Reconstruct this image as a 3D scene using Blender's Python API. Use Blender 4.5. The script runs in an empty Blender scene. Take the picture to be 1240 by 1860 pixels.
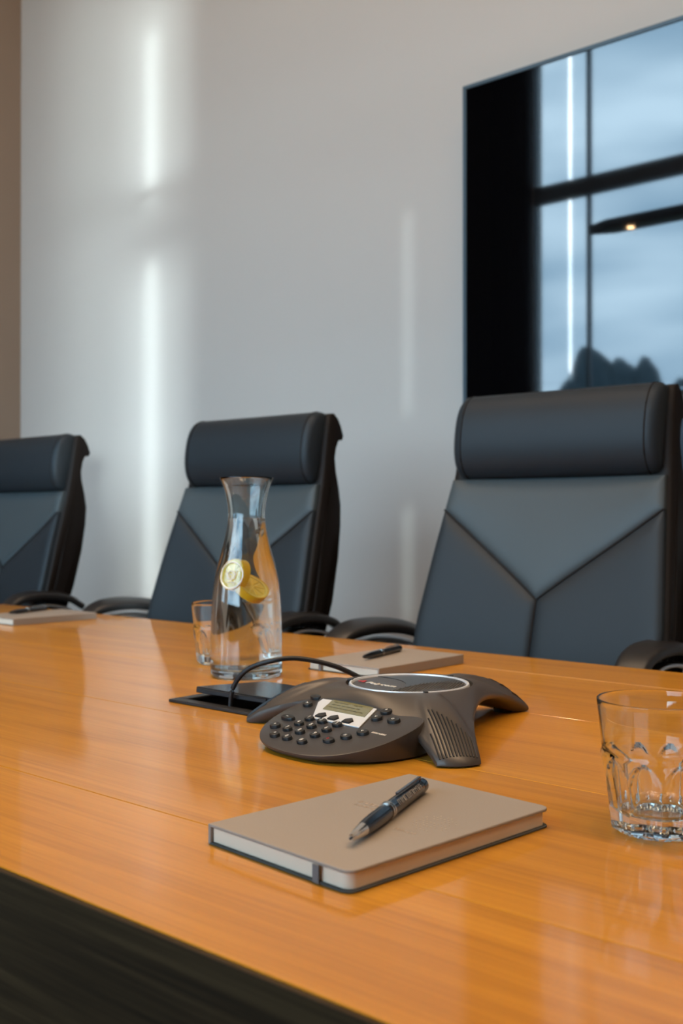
import bpy, bmesh, math, random
from mathutils import Vector, Matrix
random.seed(7)
S = bpy.context.scene
COL = S.collection
R = math.radians

# ------------------------------------------------------------------ camera
cam_d = bpy.data.cameras.new('camera')
cam = bpy.data.objects.new('camera', cam_d); COL.objects.link(cam)
CAMZ = 0.9709
YAW, PIT = 0.72316, 0.0047
cam.location = (0, 0, CAMZ)
cam.rotation_euler = (math.pi/2 + PIT, 0, YAW)
cam_d.sensor_fit = 'VERTICAL'; cam_d.sensor_height = 36.0; cam_d.sensor_width = 24.0
cam_d.lens = 1929.27*36.0/1860.0
cam_d.clip_start = 0.02; cam_d.clip_end = 200
cam_d.dof.use_dof = True; cam_d.dof.focus_distance = 0.98; cam_d.dof.aperture_fstop = 8.0
S.camera = cam

# ------------------------------------------------------------------ view and render settings
S.view_settings.view_transform = 'Standard'; S.view_settings.look = 'None'
S.view_settings.gamma = 1.0; S.view_settings.use_curve_mapping = False
S.view_settings.exposure = 0.0
S.cycles.max_bounces = 14; S.cycles.transmission_bounces = 14
S.cycles.transparent_max_bounces = 16; S.cycles.glossy_bounces = 6; S.cycles.diffuse_bounces = 4
S.cycles.sample_clamp_indirect = 12.0
S.cycles.blur_glossy = 0.0
S.cycles.use_denoising = True

# ------------------------------------------------------------------ sky
SKY = 24.0
w = bpy.data.worlds.new('sky'); S.world = w; w.use_nodes = True
nt = w.node_tree; nt.nodes.clear()
o_ = nt.nodes.new('ShaderNodeOutputWorld'); b_ = nt.nodes.new('ShaderNodeBackground')
tc = nt.nodes.new('ShaderNodeTexCoord'); mp = nt.nodes.new('ShaderNodeMapping'); mp.inputs['Scale'].default_value = (1.2, 1.2, 4.5)
nz = nt.nodes.new('ShaderNodeTexNoise'); nz.inputs['Scale'].default_value = 2.4; nz.inputs['Detail'].default_value = 3.0
rp = nt.nodes.new('ShaderNodeValToRGB')
rp.color_ramp.elements[0].position = 0.36; rp.color_ramp.elements[0].color = (0.24, 0.37, 0.48, 1)
rp.color_ramp.elements[1].position = 0.66; rp.color_ramp.elements[1].color = (0.80, 0.90, 0.96, 1)
nt.links.new(tc.outputs['Generated'], mp.inputs['Vector']); nt.links.new(mp.outputs['Vector'], nz.inputs['Vector'])
nt.links.new(nz.outputs['Fac'], rp.inputs['Fac']); nt.links.new(rp.outputs['Color'], b_.inputs['Color'])
b_.inputs['Strength'].default_value = SKY
nt.links.new(b_.outputs['Background'], o_.inputs['Surface'])

# ------------------------------------------------------------------ lights (added lamps in place of daylight, for bright streaks on the wall)
def add_streak_lamp(px, wallx, z0, z1, wid, power, spread, name):
    """added area lamp laying a tall narrow streak on the wall behind the chairs"""
    l = bpy.data.lights.new(name, 'AREA'); l.shape = 'RECTANGLE'
    l.size = wid; l.size_y = z1-z0; l.energy = power; l.color = (0.74, 0.92, 1.0); l.spread = R(spread)
    o = bpy.data.objects.new(name, l); COL.objects.link(o)
    zc = (z0+z1)/2; o.location = (px, -1.05, zc+(.45 if z0 < 1 else 0))
    d = Vector((wallx, 2.47, zc)) - o.location
    o.rotation_euler = d.to_track_quat('-Z', 'Y').to_euler()
    return o
add_streak_lamp(1.0, -3.115, 2.13, 2.76, 0.010, 0.12, 1.2, 'added_streak_lamp')
add_streak_lamp(1.0, -3.115, 0.60, 1.91, 0.010, 0.23, 1.2, 'added_streak_lamp')
add_streak_lamp(1.0, -3.10, 2.12, 2.90, 0.06, 0.5, 4, 'added_streak_lamp')
add_streak_lamp(1.0, -3.10, 0.60, 1.90, 0.06, 0.8, 4, 'added_streak_lamp')
add_streak_lamp(1.0, -3.40, 1.00, 3.1, 0.30, 1.6, 6, 'added_streak_lamp')
add_streak_lamp(0.4, -1.921, 1.27, 1.87, 0.006, 0.016, 1.0, 'added_streak_lamp')
add_streak_lamp(0.4, -1.921, 0.66, 1.00, 0.006, 0.010, 1.0, 'added_streak_lamp')
# added fill lamp, unseen under the ceiling, to warm the room and upper wall
l = bpy.data.lights.new('added_warm_fill', 'AREA'); l.shape = 'RECTANGLE'; l.size = 4.5; l.size_y = 0.5
l.energy = 64; l.color = (1.0, 0.72, 0.48)
lo = bpy.data.objects.new('added_warm_fill', l); COL.objects.link(lo); lo.location = (-1.0, 0.9, 4.2)
SPOT_W = 12.0
SPOT_COL = (1.0, 0.70, 0.42)

# ------------------------------------------------------------------ helpers
def tag(o, label=None, cat=None, group=None, kind=None):
    if label: o['label'] = label
    if cat: o['category'] = cat
    if group: o['group'] = group
    if kind: o['kind'] = kind
    return o
def empty(name, loc, rz=0, label=None, cat=None, group=None):
    o = bpy.data.objects.new(name, None); COL.objects.link(o); o.empty_display_size = 0.05
    o.location = loc; o.rotation_euler = (0, 0, rz)
    return tag(o, label, cat, group)
def link(name, bm, mat, parent=None, smooth=True, bev=0.0, seg=2, sub=0, auto=35):
    me = bpy.data.meshes.new(name)
    bmesh.ops.recalc_face_normals(bm, faces=bm.faces)
    bm.to_mesh(me); bm.free()
    o = bpy.data.objects.new(name, me); COL.objects.link(o)
    if mat: me.materials.append(mat)
    if bev:
        m = o.modifiers.new('b', 'BEVEL'); m.width = bev; m.segments = seg; m.limit_method = 'ANGLE'; m.angle_limit = R(40)
    if sub:
        m = o.modifiers.new('s', 'SUBSURF'); m.levels = sub; m.render_levels = sub
    if smooth:
        for p in me.polygons: p.use_smooth = True
        if not sub:
            try: me.set_sharp_from_angle(angle=R(auto))
            except Exception: pass
            if bev:
                m = o.modifiers.new('w', 'WEIGHTED_NORMAL'); m.keep_sharp = True
    if parent: o.parent = parent
    return o
def B(): return bmesh.new()
def box(bm, x0, x1, y0, y1, z0, z1, M=None):
    v = [bm.verts.new((x, y, z)) for z in (z0, z1) for y in (y0, y1) for x in (x0, x1)]
    for f in ((0, 1, 3, 2), (4, 6, 7, 5), (0, 4, 5, 1), (2, 3, 7, 6), (0, 2, 6, 4), (1, 5, 7, 3)):
        bm.faces.new([v[i] for i in f])
    if M is not None:
        for q in v: q.co = M @ q.co
    return bm
def bx(*a, M=None): return box(B(), *a, M=M)
def loft(bm, rings, cap=True, closed=True):
    rs = [[bm.verts.new(p) for p in r] for r in rings]
    n = len(rs[0])
    for a, b in zip(rs, rs[1:]):
        for i in range(n if closed else n-1):
            j = (i+1) % n
            bm.faces.new((a[i], a[j], b[j], b[i]))
    if cap:
        for r in (rs[0], rs[-1]):
            try: bm.faces.new(r)
            except ValueError: pass
    return bm
def lathe(prof, seg=64, M=None, rfun=None):
    """prof: list of (r, z); closed at the axis when r == 0"""
    bm = B(); rings = []
    for r, z in prof:
        if r < 1e-6: rings.append([bm.verts.new((0, 0, z))])
        else:
            ring = []
            for i in range(seg):
                a = 2*math.pi*i/seg; rr = rfun(a, r, z) if rfun else r
                ring.append(bm.verts.new((rr*math.cos(a), rr*math.sin(a), z)))
            rings.append(ring)
    for a, b in zip(rings, rings[1:]):
        if len(a) == 1 and len(b) == 1: continue
        for i in range(seg):
            j = (i+1) % seg
            if len(a) == 1: bm.faces.new((a[0], b[i], b[j]))
            elif len(b) == 1: bm.faces.new((a[i], b[0], a[j]))
            else: bm.faces.new((a[i], b[i], b[j], a[j]))
    if M is not None: bm.transform(M)
    return bm
def smoothpts(pts, n=8):
    pts = [Vector(p) for p in pts]; out = []
    P = [2*pts[0]-pts[1]] + pts + [2*pts[-1]-pts[-2]]
    for i in range(1, len(P)-2):
        a, b, c, d = P[i-1:i+3]
        for k in range(n):
            t = k/n
            out.append(0.5*((2*b)+(c-a)*t+(2*a-5*b+4*c-d)*t*t+(3*b-a-3*c+d)*t**3))
    out.append(pts[-1]); return out
def tube(bm, pts, r, seg=10, flat=None, up=Vector((0, 0, 1))):
    """sweep; flat=(half width, half thickness) makes a rounded flat section"""
    pts = [Vector(p) for p in pts]; rings = []
    for i, p in enumerate(pts):
        t = (pts[min(i+1, len(pts)-1)]-pts[max(i-1, 0)]).normalized()
        if flat is None:
            ref = up if abs(t.dot(up)) < 0.95 else Vector((1, 0, 0))
        else: ref = up
        s = t.cross(ref).normalized(); u = s.cross(t).normalized()
        ring = []
        rr = r(i/(len(pts)-1)) if callable(r) else r
        for k in range(seg):
            a = 2*math.pi*k/seg; c, q = math.cos(a), math.sin(a)
            if flat:
                c = math.copysign(abs(c)**0.5, c)*flat[0]; q = math.copysign(abs(q)**0.6, q)*flat[1]
                ring.append(p+s*c*rr+u*q*rr)
            else: ring.append(p+s*c*rr+u*q*rr)
        rings.append(ring)
    return loft(bm, rings)
def prism(outline, z0, z1, bm=None):
    bm = bm or B()
    return loft(bm, [[(x, y, z0) for x, y in outline], [(x, y, z1) for x, y in outline]])
def text(name, body, size, M, mat, parent, depth=0.0002):
    c = bpy.data.curves.new(name, 'FONT'); c.body = body; c.size = size; c.extrude = depth
    c.align_x = 'CENTER'; c.align_y = 'CENTER'; c.resolution_u = 3
    t = bpy.data.objects.new(name, c); COL.objects.link(t)
    dg = bpy.context.evaluated_depsgraph_get()
    me = bpy.data.meshes.new_from_object(t.evaluated_get(dg)); bpy.data.objects.remove(t); bpy.data.curves.remove(c)
    o = bpy.data.objects.new(name, me); COL.objects.link(o); me.materials.clear(); me.materials.append(mat)
    me.transform(M); o.parent = parent
    return o
def marks(name, width, h, M, mat, parent, seed=1):
    """print too small to read in the photo: a row of letter-sized strokes"""
    rn = random.Random(seed); bm = B(); x = -width/2
    while x < width/2-h*.5:
        w_ = h*rn.uniform(.35, .6); st_ = h*.16
        box(bm, x, x+st_, -h/2, h/2, 0, .00015)
        if rn.random() < .7: box(bm, x+st_, x+w_, rn.choice((-h/2, h/2-st_, -st_/2)), 0+rn.choice((st_/2, h/2)), 0, .00015)
        else: box(bm, x+w_-st_, x+w_, -h/2, h/2, 0, .00015)
        x += w_+h*.28
    bm.transform(M); o = link(name, bm, mat, parent, smooth=False); o['kind'] = 'stuff'
    return o
def copy_tree(o, parent=None):
    c = o.copy(); COL.objects.link(c)
    if parent: c.parent = parent
    for ch in list(o.children): copy_tree(ch, c)
    return c

# ------------------------------------------------------------------ materials
def mat(name, col, rough=0.5, metal=0.0, ior=1.45, coat=0, coat_r=0.1, spec=0.5, trans=0, emit=None, estr=0, bump=None, noise=None, sheen=0):
    m = bpy.data.materials.new(name); m.use_nodes = True; n = m.node_tree; p = n.nodes['Principled BSDF']
    p.inputs['Base Color'].default_value = (*col, 1); p.inputs['Roughness'].default_value = rough
    p.inputs['Metallic'].default_value = metal; p.inputs['IOR'].default_value = ior
    p.inputs['Coat Weight'].default_value = coat; p.inputs['Coat Roughness'].default_value = coat_r
    p.inputs['Specular IOR Level'].default_value = spec; p.inputs['Transmission Weight'].default_value = trans
    if sheen: p.inputs['Sheen Weight'].default_value = sheen
    if emit: p.inputs['Emission Color'].default_value = (*emit, 1); p.inputs['Emission Strength'].default_value = estr
    t = n.nodes.new('ShaderNodeTexCoord')
    if noise:   # (scale, amount)
        q = n.nodes.new('ShaderNodeTexNoise'); q.inputs['Scale'].default_value = noise[0]; q.inputs['Detail'].default_value = 4
        mx = n.nodes.new('ShaderNodeMix'); mx.data_type = 'RGBA'; a = noise[1]
        mx.inputs[6].default_value = (*[c*(1-a) for c in col], 1); mx.inputs[7].default_value = (*[min(1, c*(1+a)) for c in col], 1)
        n.links.new(t.outputs['Object'], q.inputs['Vector']); n.links.new(q.outputs['Fac'], mx.inputs[0]); n.links.new(mx.outputs[2], p.inputs['Base Color'])
    if bump:    # (scale, strength, distance)
        q = n.nodes.new('ShaderNodeTexNoise'); q.inputs['Scale'].default_value = bump[0]; q.inputs['Detail'].default_value = 5
        bb = n.nodes.new('ShaderNodeBump'); bb.inputs['Strength'].default_value = bump[1]; bb.inputs['Distance'].default_value = bump[2]
        n.links.new(t.outputs['Object'], q.inputs['Vector']); n.links.new(q.outputs['Fac'], bb.inputs['Height']); n.links.new(bb.outputs['Normal'], p.inputs['Normal'])
    return m
def wood(name, c0, c1, c2, rough, coat=0.0, coat_r=0.2, sc=(1.2, 22, 22)):
    m = bpy.data.materials.new(name); m.use_nodes = True; n = m.node_tree; p = n.nodes['Principled BSDF']
    t = n.nodes.new('ShaderNodeTexCoord'); oi = n.nodes.new('ShaderNodeObjectInfo')
    ad = n.nodes.new('ShaderNodeVectorMath'); ad.operation = 'MULTIPLY_ADD'
    ad.inputs[1].default_value = (7, 7, 7); n.links.new(oi.outputs['Random'], ad.inputs[0]); n.links.new(t.outputs['Object'], ad.inputs[2])
    mp = n.nodes.new('ShaderNodeMapping'); mp.inputs['Scale'].default_value = sc; n.links.new(ad.outputs[0], mp.inputs['Vector'])
    n1 = n.nodes.new('ShaderNodeTexNoise'); n1.inputs['Scale'].default_value = 1.0; n1.inputs['Detail'].default_value = 6; n1.inputs['Distortion'].default_value = 1.2
    mp2 = n.nodes.new('ShaderNodeMapping'); mp2.inputs['Scale'].default_value = (sc[0]*5, sc[1]*12, sc[2]*12); n.links.new(ad.outputs[0], mp2.inputs['Vector'])
    n2 = n.nodes.new('ShaderNodeTexNoise'); n2.inputs['Scale'].default_value = 1.0; n2.inputs['Detail'].default_value = 3
    n.links.new(mp.outputs[0], n1.inputs['Vector']); n.links.new(mp2.outputs[0], n2.inputs['Vector'])
    r = n.nodes.new('ShaderNodeValToRGB'); e = r.color_ramp.elements
    e[0].position = 0.3; e[0].color = (*c0, 1); e[1].position = 0.72; e[1].color = (*c2, 1)
    k = e.new(0.5); k.color = (*c1, 1)
    mm = n.nodes.new('ShaderNodeMath'); mm.operation = 'MULTIPLY_ADD'; mm.inputs[1].default_value = 0.62; 
    sb = n.nodes.new('ShaderNodeMath'); sb.operation = 'SUBTRACT'; sb.inputs[1].default_value = 0.31
    n.links.new(n2.outputs['Fac'], mm.inputs[0]); n.links.new(n1.outputs['Fac'], mm.inputs[2]); n.links.new(mm.outputs[0], sb.inputs[0])
    n.links.new(sb.outputs[0], r.inputs['Fac']); n.links.new(r.outputs['Color'], p.inputs['Base Color'])
    p.inputs['Roughness'].default_value = rough; p.inputs['Coat Weight'].default_value = coat; p.inputs['Coat Roughness'].default_value = coat_r
    bb = n.nodes.new('ShaderNodeBump'); bb.inputs['Strength'].default_value = 0.12; bb.inputs['Distance'].default_value = 0.0004
    n.links.new(n2.outputs['Fac'], bb.inputs['Height']); n.links.new(bb.outputs['Normal'], p.inputs['Normal'])
    return m

M_wood = wood('honey_wood', (0.385, 0.152, 0.008), (0.47, 0.195, 0.011), (0.53, 0.228, 0.015), 0.5, 0.62, 0.085)
M_wood.node_tree.nodes['Principled BSDF'].inputs['Specular IOR Level'].default_value = 0.25
M_dark = wood('dark_stained_wood', (0.014, 0.0075, 0.0028), (0.032, 0.018, 0.007), (0.054, 0.032, 0.013), 0.7, 0.0)
M_dark.node_tree.nodes['Principled BSDF'].inputs['Specular IOR Level'].default_value = 0.15
M_wall = mat('painted_wall', (0.545, 0.495, 0.445), 0.55, bump=(260, 0.06, 0.001), noise=(1.3, 0.015))
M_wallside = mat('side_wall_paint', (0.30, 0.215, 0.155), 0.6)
M_ceil = mat('ceiling_paint', (0.78, 0.76, 0.72), 0.9)
M_carpet = mat('grey_carpet', (0.07, 0.07, 0.075), 0.95, bump=(400, 0.6, 0.004), noise=(180, 0.3))
M_white = mat('white_trim', (0.75, 0.75, 0.74), 0.5)
M_frame = mat('window_frame_paint', (0.10, 0.13, 0.16), 0.5)
M_lampb = mat('lamp_paint', (0.03, 0.035, 0.04), 0.4)
M_curt = mat('dark_curtain', (0.006, 0.006, 0.008), 0.95, noise=(30, 0.3))
M_leather3 = mat('slate_leather', (0.046, 0.058, 0.062), 0.45, spec=0.35, bump=(420, 0.25, 0.0006))
M_leather = mat('charcoal_leather', (0.017, 0.022, 0.026), 0.48, spec=0.27, bump=(420, 0.25, 0.0006))
M_leather2 = mat('brown_black_leather', (0.011, 0.008, 0.0065), 0.55, spec=0.2, bump=(420, 0.25, 0.0006))
M_blackpl = mat('black_plastic', (0.014, 0.013, 0.013), 0.38)
M_rubber = mat('black_rubber', (0.008, 0.008, 0.009), 0.42)
M_alu = mat('brushed_metal', (0.55, 0.55, 0.56), 0.32, 1.0)
M_screen = mat('screen_glass', (0.0015, 0.0015, 0.002), 0.03, ior=1.98)
M_bezel = mat('screen_bezel', (0.07, 0.10, 0.12), 0.35, 0.3)
M_phone = mat('graphite_plastic', (0.062, 0.050, 0.041), 0.38, 0.15, bump=(900, 0.12, 0.0003))
M_phone2 = mat('graphite_plastic_smooth', (0.046, 0.040, 0.037), 0.33, 0.1)
M_silver = mat('silver_plastic', (0.82, 0.84, 0.86), 0.33, 0.5)
M_lcd = mat('display_glass', (0.16, 0.145, 0.055), 0.12, coat=0.6, coat_r=0.03)
M_key = mat('black_key', (0.012, 0.012, 0.012), 0.35)
M_keytxt = mat('key_print', (0.75, 0.68, 0.58), 0.6)
M_red = mat('red_print', (0.45, 0.03, 0.03), 0.5)
M_cover = mat('taupe_cover', (0.265, 0.226, 0.190), 0.62, noise=(900, 0.10), bump=(700, 0.15, 0.0002))
M_strap = mat('grey_elastic', (0.13, 0.12, 0.115), 0.8)
M_endp = mat('grey_board', (0.06, 0.058, 0.052), 0.8)
M_foil = mat('embossed_foil', (0.62, 0.47, 0.33), 0.28, 0.7)
M_pen = mat('dark_pen_metal', (0.085, 0.085, 0.09), 0.20, 1.0)
M_penc = mat('chrome', (0.75, 0.68, 0.60), 0.12, 1.0)
M_penp = mat('pen_print', (0.45, 0.38, 0.30), 0.4, 0.5)
M_lemon = mat('lemon_flesh', (0.95, 0.60, 0.03), 0.35, noise=(160, 0.2), coat=0.3)
M_rind = mat('lemon_rind', (0.90, 0.50, 0.008), 0.45)
M_pith = mat('lemon_pith', (0.95, 0.74, 0.16), 0.6)
def paper():
    m = mat('page_block', (0.66, 0.55, 0.42), 0.8); n = m.node_tree; p = n.nodes['Principled BSDF']
    t = n.nodes.new('ShaderNodeTexCoord'); wv = n.nodes.new('ShaderNodeTexWave'); wv.wave_type = 'BANDS'; wv.bands_direction = 'Z'
    wv.inputs['Scale'].default_value = 600; wv.inputs['Distortion'].default_value = 0.6
    bb = n.nodes.new('ShaderNodeBump'); bb.inputs['Strength'].default_value = 0.3; bb.inputs['Distance'].default_value = 0.0002
    n.links.new(t.outputs['Object'], wv.inputs['Vector']); n.links.new(wv.outputs['Fac'], bb.inputs['Height']); n.links.new(bb.outputs['Normal'], p.inputs['Normal'])
    return m
M_paper = paper()
def glass(name, ior, col=(1, 1, 1)):
    m = bpy.data.materials.new(name); m.use_nodes = True; n = m.node_tree; n.nodes.clear()
    o = n.nodes.new('ShaderNodeOutputMaterial'); g = n.nodes.new('ShaderNodeBsdfGlass'); g.inputs['IOR'].default_value = ior
    g.inputs['Color'].default_value = (*col, 1); g.inputs['Roughness'].default_value = 0.0
    n.links.new(g.outputs[0], o.inputs['Surface']); return m
M_glass = glass('clear_glass', 1.50, (0.97, 0.985, 0.98))
M_seal = mat('frosted_glass', (0.95, 0.90, 0.82), 0.18, trans=0.45, coat=1, coat_r=.05)
M_water = glass('water', 1.33, (0.99, 0.995, 0.995))
def pane_glass():
    m = bpy.data.materials.new('tinted_window_glass'); m.use_nodes = True; n = m.node_tree; n.nodes.clear()
    o = n.nodes.new('ShaderNodeOutputMaterial'); tr = n.nodes.new('ShaderNodeBsdfTransparent'); tr.inputs['Color'].default_value = (0.50, 0.56, 0.60, 1)
    gl = n.nodes.new('ShaderNodeBsdfGlossy'); gl.inputs['Roughness'].default_value = 0.02; fr = n.nodes.new('ShaderNodeFresnel'); fr.inputs['IOR'].default_value = 1.4
    mx = n.nodes.new('ShaderNodeMixShader'); n.links.new(fr.outputs[0], mx.inputs[0]); n.links.new(tr.outputs[0], mx.inputs[1]); n.links.new(gl.outputs[0], mx.inputs[2])
    n.links.new(mx.outputs[0], o.inputs['Surface']); return m
M_pane = pane_glass()
M_bulb = mat('lamp_lens', (1, 0.8, 0.6), 0.5, emit=(1.0, 0.60, 0.28), estr=45)

# ------------------------------------------------------------------ room
XL, XR, YB, YW, ZC = -3.99, 2.6, -1.2, 2.47, 4.3
def st(name, bm, m, parent=None): 
    o = link(name, bm, m, parent, smooth=False)
    if not parent: o['kind'] = 'structure'
    return o
st('floor', bx(XL-.15, XR+.15, YB-.15, YW+.15, -.12, 0), M_carpet)
st('ceiling', bx(XL-.15, XR+.15, YB-.15, YW+.15, ZC, ZC+.12), M_ceil)
st('wall_back', bx(XL-.15, XR+.15, YW, YW+.15, 0, ZC), M_wall)
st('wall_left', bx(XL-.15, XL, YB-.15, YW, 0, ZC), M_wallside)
st('wall_right', bx(XR, XR+.15, YB-.15, YW, 0, ZC), M_wall)
SILL, HEAD = 0.85, 4.0
WX0, WX1 = -3.66, -0.10
wf = B(); box(wf, XL, WX0, YB-.15, YB, 0, ZC); box(wf, WX1, XR, YB-.15, YB, 0, ZC)
box(wf, WX0, WX1, YB-.15, YB, 0, SILL); box(wf, WX0, WX1, YB-.15, YB, HEAD, ZC)
st('wall_front', wf, M_wall)
st('baseboard_back', bx(XL, XR, YW-.015, YW, 0, .10), M_white)
st('baseboard_left', bx(XL, XL+.015, YB, YW-.015, 0, .10), M_white)
# windows: a narrow light beside a post, then wide lights; one transom bar
posts = [-3.66, -3.27, -2.10, -1.0, -0.10]
TZ = 3.07
for i, (a, b) in enumerate(zip(posts, posts[1:])):
    root = empty('window_%d' % (i+1), ((a+b)/2, YB-.07, SILL)); root['kind'] = 'structure'
    a, b = a-(a+b)/2, b-(a+b)/2; H = HEAD-SILL; t = TZ-SILL
    for q in ((a, a+.005), (b-.005, b)): st('frame_post', bx(q[0], q[1], -.03, .03, 0, H), M_frame, root)
    for z0, z1 in ((0, .05), (t-.055, t+.055), (H-.05, H)): st('frame_rail', bx(a+.005, b-.005, -.03, .03, z0, z1), M_frame, root)
    for z0, z1 in (((.05, .99), (.99, t-.055), (t+.055, H-.05)) if i == 0 else ((.05, t-.055), (t+.055, H-.05))):
        if i == 0 and z0 > .9:   # a narrow vertical opening lets the bare sky in
            g = -3.405-(-3.66-3.27)/2
            st('pane', bx(a+.005, g-.011, -.004, .004, z0, z1), M_pane, root)
            st('pane', bx(g+.011, b-.005, -.004, .004, z0, z1), M_pane, root)
        else: st('pane', bx(a+.005, b-.005, -.004, .004, z0, z1), M_pane, root)
# dark curtain gathered in the corner beside the window
cu = B(); rings = []
for z in [0.03+ (ZC-.15)*k/10 for k in range(11)]:
    ring = []
    for k in range(61):
        u = k/60; 
        if u < .5: x, y = XL+.10, .25-(.25-YB-.12)*(u/.5)
        else: x, y = XL+.10+(WX0-XL-.10+.075)*((u-.5)/.5), YB+.12
        wv = .03*math.sin(u*95)
        ring.append((x+(wv if u < .5 else 0), y+(0 if u < .5 else wv), z))
    ring2 = [(p[0]-(.02 if i < 31 else 0), p[1]-(0 if i < 30 else .02), p[2]) for i, p in enumerate(ring)]
    rings.append(ring+ring2[::-1])
loft(cu, rings)
tag(link('curtain', cu, M_curt), 'dark full-length curtain gathered in the corner, a black area in the television', 'curtain')

# outside, seen mirrored in the screen
st('ground', bx(-45, 25, -60, YB-.3, -.6, -.4), mat('lawn', (0.03, 0.05, 0.02), 1.0))
M_tree = mat('hazy_foliage', (0.040, 0.062, 0.072), 0.95, noise=(3, 0.4))  # bluish distance haze mixed into the foliage colour
M_bark = mat('bark', (0.03, 0.02, 0.015), 0.95)
for k, (tx, ty, th, tw, lab) in enumerate([
        (-8.56, -11.2, 4.05, 0.85, 'dark bushy tree mirrored in the screen just right of the bright strip'),
        (-12.0, -19.2, 5.2, 1.5, 'low rounded tree mirrored in the lower middle of the screen'),
        (-9.5, -15.2, 4.5, 0.8, 'slim dark tree mirrored above the chair headrest in the screen'),
        (-11.4, -22.6, 5.3, 1.6, 'low wide tree mirrored at the right edge of the screen')]):
    tr = empty('tree', (tx, ty, -.4), 0, lab, 'tree', 'trees outside the window')
    bm = B(); bmesh.ops.create_icosphere(bm, subdivisions=4, radius=1.0)
    rr = random.Random(k)
    ph = [rr.uniform(0, 6) for _ in range(6)]
    for v in bm.verts:
        c = v.co.copy(); d = 1+.12*math.sin(4*c.x+ph[0])*math.sin(4*c.y+ph[1])+.07*math.sin(9*c.z+ph[2])*math.sin(8*c.x+ph[3])+.04*rr.uniform(-1, 1)
        tp = 1-.35*max(0, c.z)
        v.co = Vector((c.x*d*tw*tp, c.y*d*tw*tp, (c.z*d*.5+.5)*(th-.8)+.8))
    link('crown', bm, M_tree, tr); link('trunk', lathe([(0, 0), (.16, 0), (.11, 1.6), (0, 1.6)], 10), M_bark, tr)

# ------------------------------------------------------------------ table
TZt = 0.74; X0, X1 = -3.0, 0.75; Y0, Y1 = 0.378, 1.515
table = empty('conference_table', ((X0+X1)/2, (Y0+Y1)/2, 0), 0, 'long honey-brown wooden conference table with a dark stained side', 'table')
tx, ty = -(X0+X1)/2, -(Y0+Y1)/2
def tl(x, y): return x+tx, y+ty
seams = [Y0, .531, .808, 1.085, 1.362, Y1]
HX0, HX1, HY0, HY1 = -1.030, -0.875, .862, 1.000     # cut-out for the cable box
for a, b in zip(seams, seams[1:]):
    bm = B(); g = .0004
    if a < HY0 and b > HY1:
        xs = [X0, HX0, HX1, X1]; ys = [a+g, HY0, HY1, b-g]
        V = {}
        for zi, z in enumerate((TZt-.035, TZt)):
            for i, x in enumerate(xs):
                for j, y in enumerate(ys): V[i, j, zi] = bm.verts.new((x+tx, y+ty, z))
        for i in range(3):
            for j in range(3):
                if i == 1 and j == 1: continue
                bm.faces.new([V[i, j, 1], V[i+1, j, 1], V[i+1, j+1, 1], V[i, j+1, 1]])
                bm.faces.new([V[i, j, 0], V[i, j+1, 0], V[i+1, j+1, 0], V[i+1, j, 0]])
        def q(a_, b_): bm.faces.new([V[(*a_, 0)], V[(*b_, 0)], V[(*b_, 1)], V[(*a_, 1)]])
        for i in range(3): q((i, 0), (i+1, 0)); q((i+1, 3), (i, 3)); q((0, i+1), (0, i)); q((3, i), (3, i+1))
        q((1, 1), (2, 1)); q((2, 1), (2, 2)); q((2, 2), (1, 2)); q((1, 2), (1, 1))
    else:
        box(bm, X0+tx, X1+tx, a+g+ty, b-g+ty, TZt-.035, TZt)
    link('board', bm, M_wood, table, bev=.0006, seg=1)
def tb(name, x0, x1, y0, y1, z0, z1, m, bev=.002): return link(name, bx(x0+tx, x1+tx, y0+ty, y1+ty, z0, z1), m, table, bev=bev)
tb('side_panel', X0, X1, Y0+.001, Y0+.026, .42, TZt-.0352, M_dark)
link('edge_strip', bx(X0+tx, X1+tx, Y0-.004+ty, Y0-.0002+ty, .60, TZt-.0005), M_dark, table, bev=.0008)
tb('side_panel', X0, X1, Y1-.026, Y1-.001, .62, TZt-.0352, M_dark)
tb('leg', X0+.3, X0+.38, Y0+.15, Y1-.15, 0, TZt-.0352, M_dark)
tb('leg', X1-.38, X1-.3, Y0+.15, Y1-.15, 0, TZt-.0352, M_dark)
tb('beam', X0+.38, X1-.38, .92, .96, .35, .55, M_dark)

# cable box let into the table
cb = empty('cable_box', ((HX0+HX1)/2, (HY0+HY1)/2, TZt), 0, 'black cable box set in the table with its flap ajar beside the conference phone', 'cable outlet')
hx, hy = (HX1-HX0)/2, (HY1-HY0)/2
bm = B(); fo = .010
box(bm, -hx-fo, hx+fo, -hy-fo, -hy+.006, .0002, .004); box(bm, -hx-fo, hx+fo, hy-.006, hy+fo, .0002, .004)
box(bm, -hx-fo, -hx+.006, -hy+.006, hy-.006, .0002, .004); box(bm, hx-.006, hx+fo, -hy+.006, hy-.006, .0002, .004)
link('frame', bm, M_blackpl, cb, bev=.001)
bm = B(); e = .0015
box(bm, -hx+e, hx-e, -hy+e, hy-e, -.075, -.072)
box(bm, -hx+e, hx-e, -hy+e, -hy+e+.002, -.072, .0); box(bm, -hx+e, hx-e, hy-e-.002, hy-e, -.072, 0)
box(bm, -hx+e, -hx+e+.002, -hy+e+.002, hy-e-.002, -.072, 0); box(bm, hx-e-.002, hx-e, -hy+e+.002, hy-e-.002, -.072, 0)
link('well', bm, M_blackpl, cb)
for k in range(3): link('socket', bx(-.07+.05*k, -.035+.05*k, -.02, .015, -.0715, -.05), M_rubber, cb, bev=.002)
flap = link('flap', bx(-hx+.012, hx-.012, -.120, 0, -.003, .003), mat('flap_plastic', (0.018, 0.018, 0.02), .22), cb, bev=.0012)
flap.location = (0, hy-.002, .0085); flap.rotation_euler = (R(-3.5), 0, 0)
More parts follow.
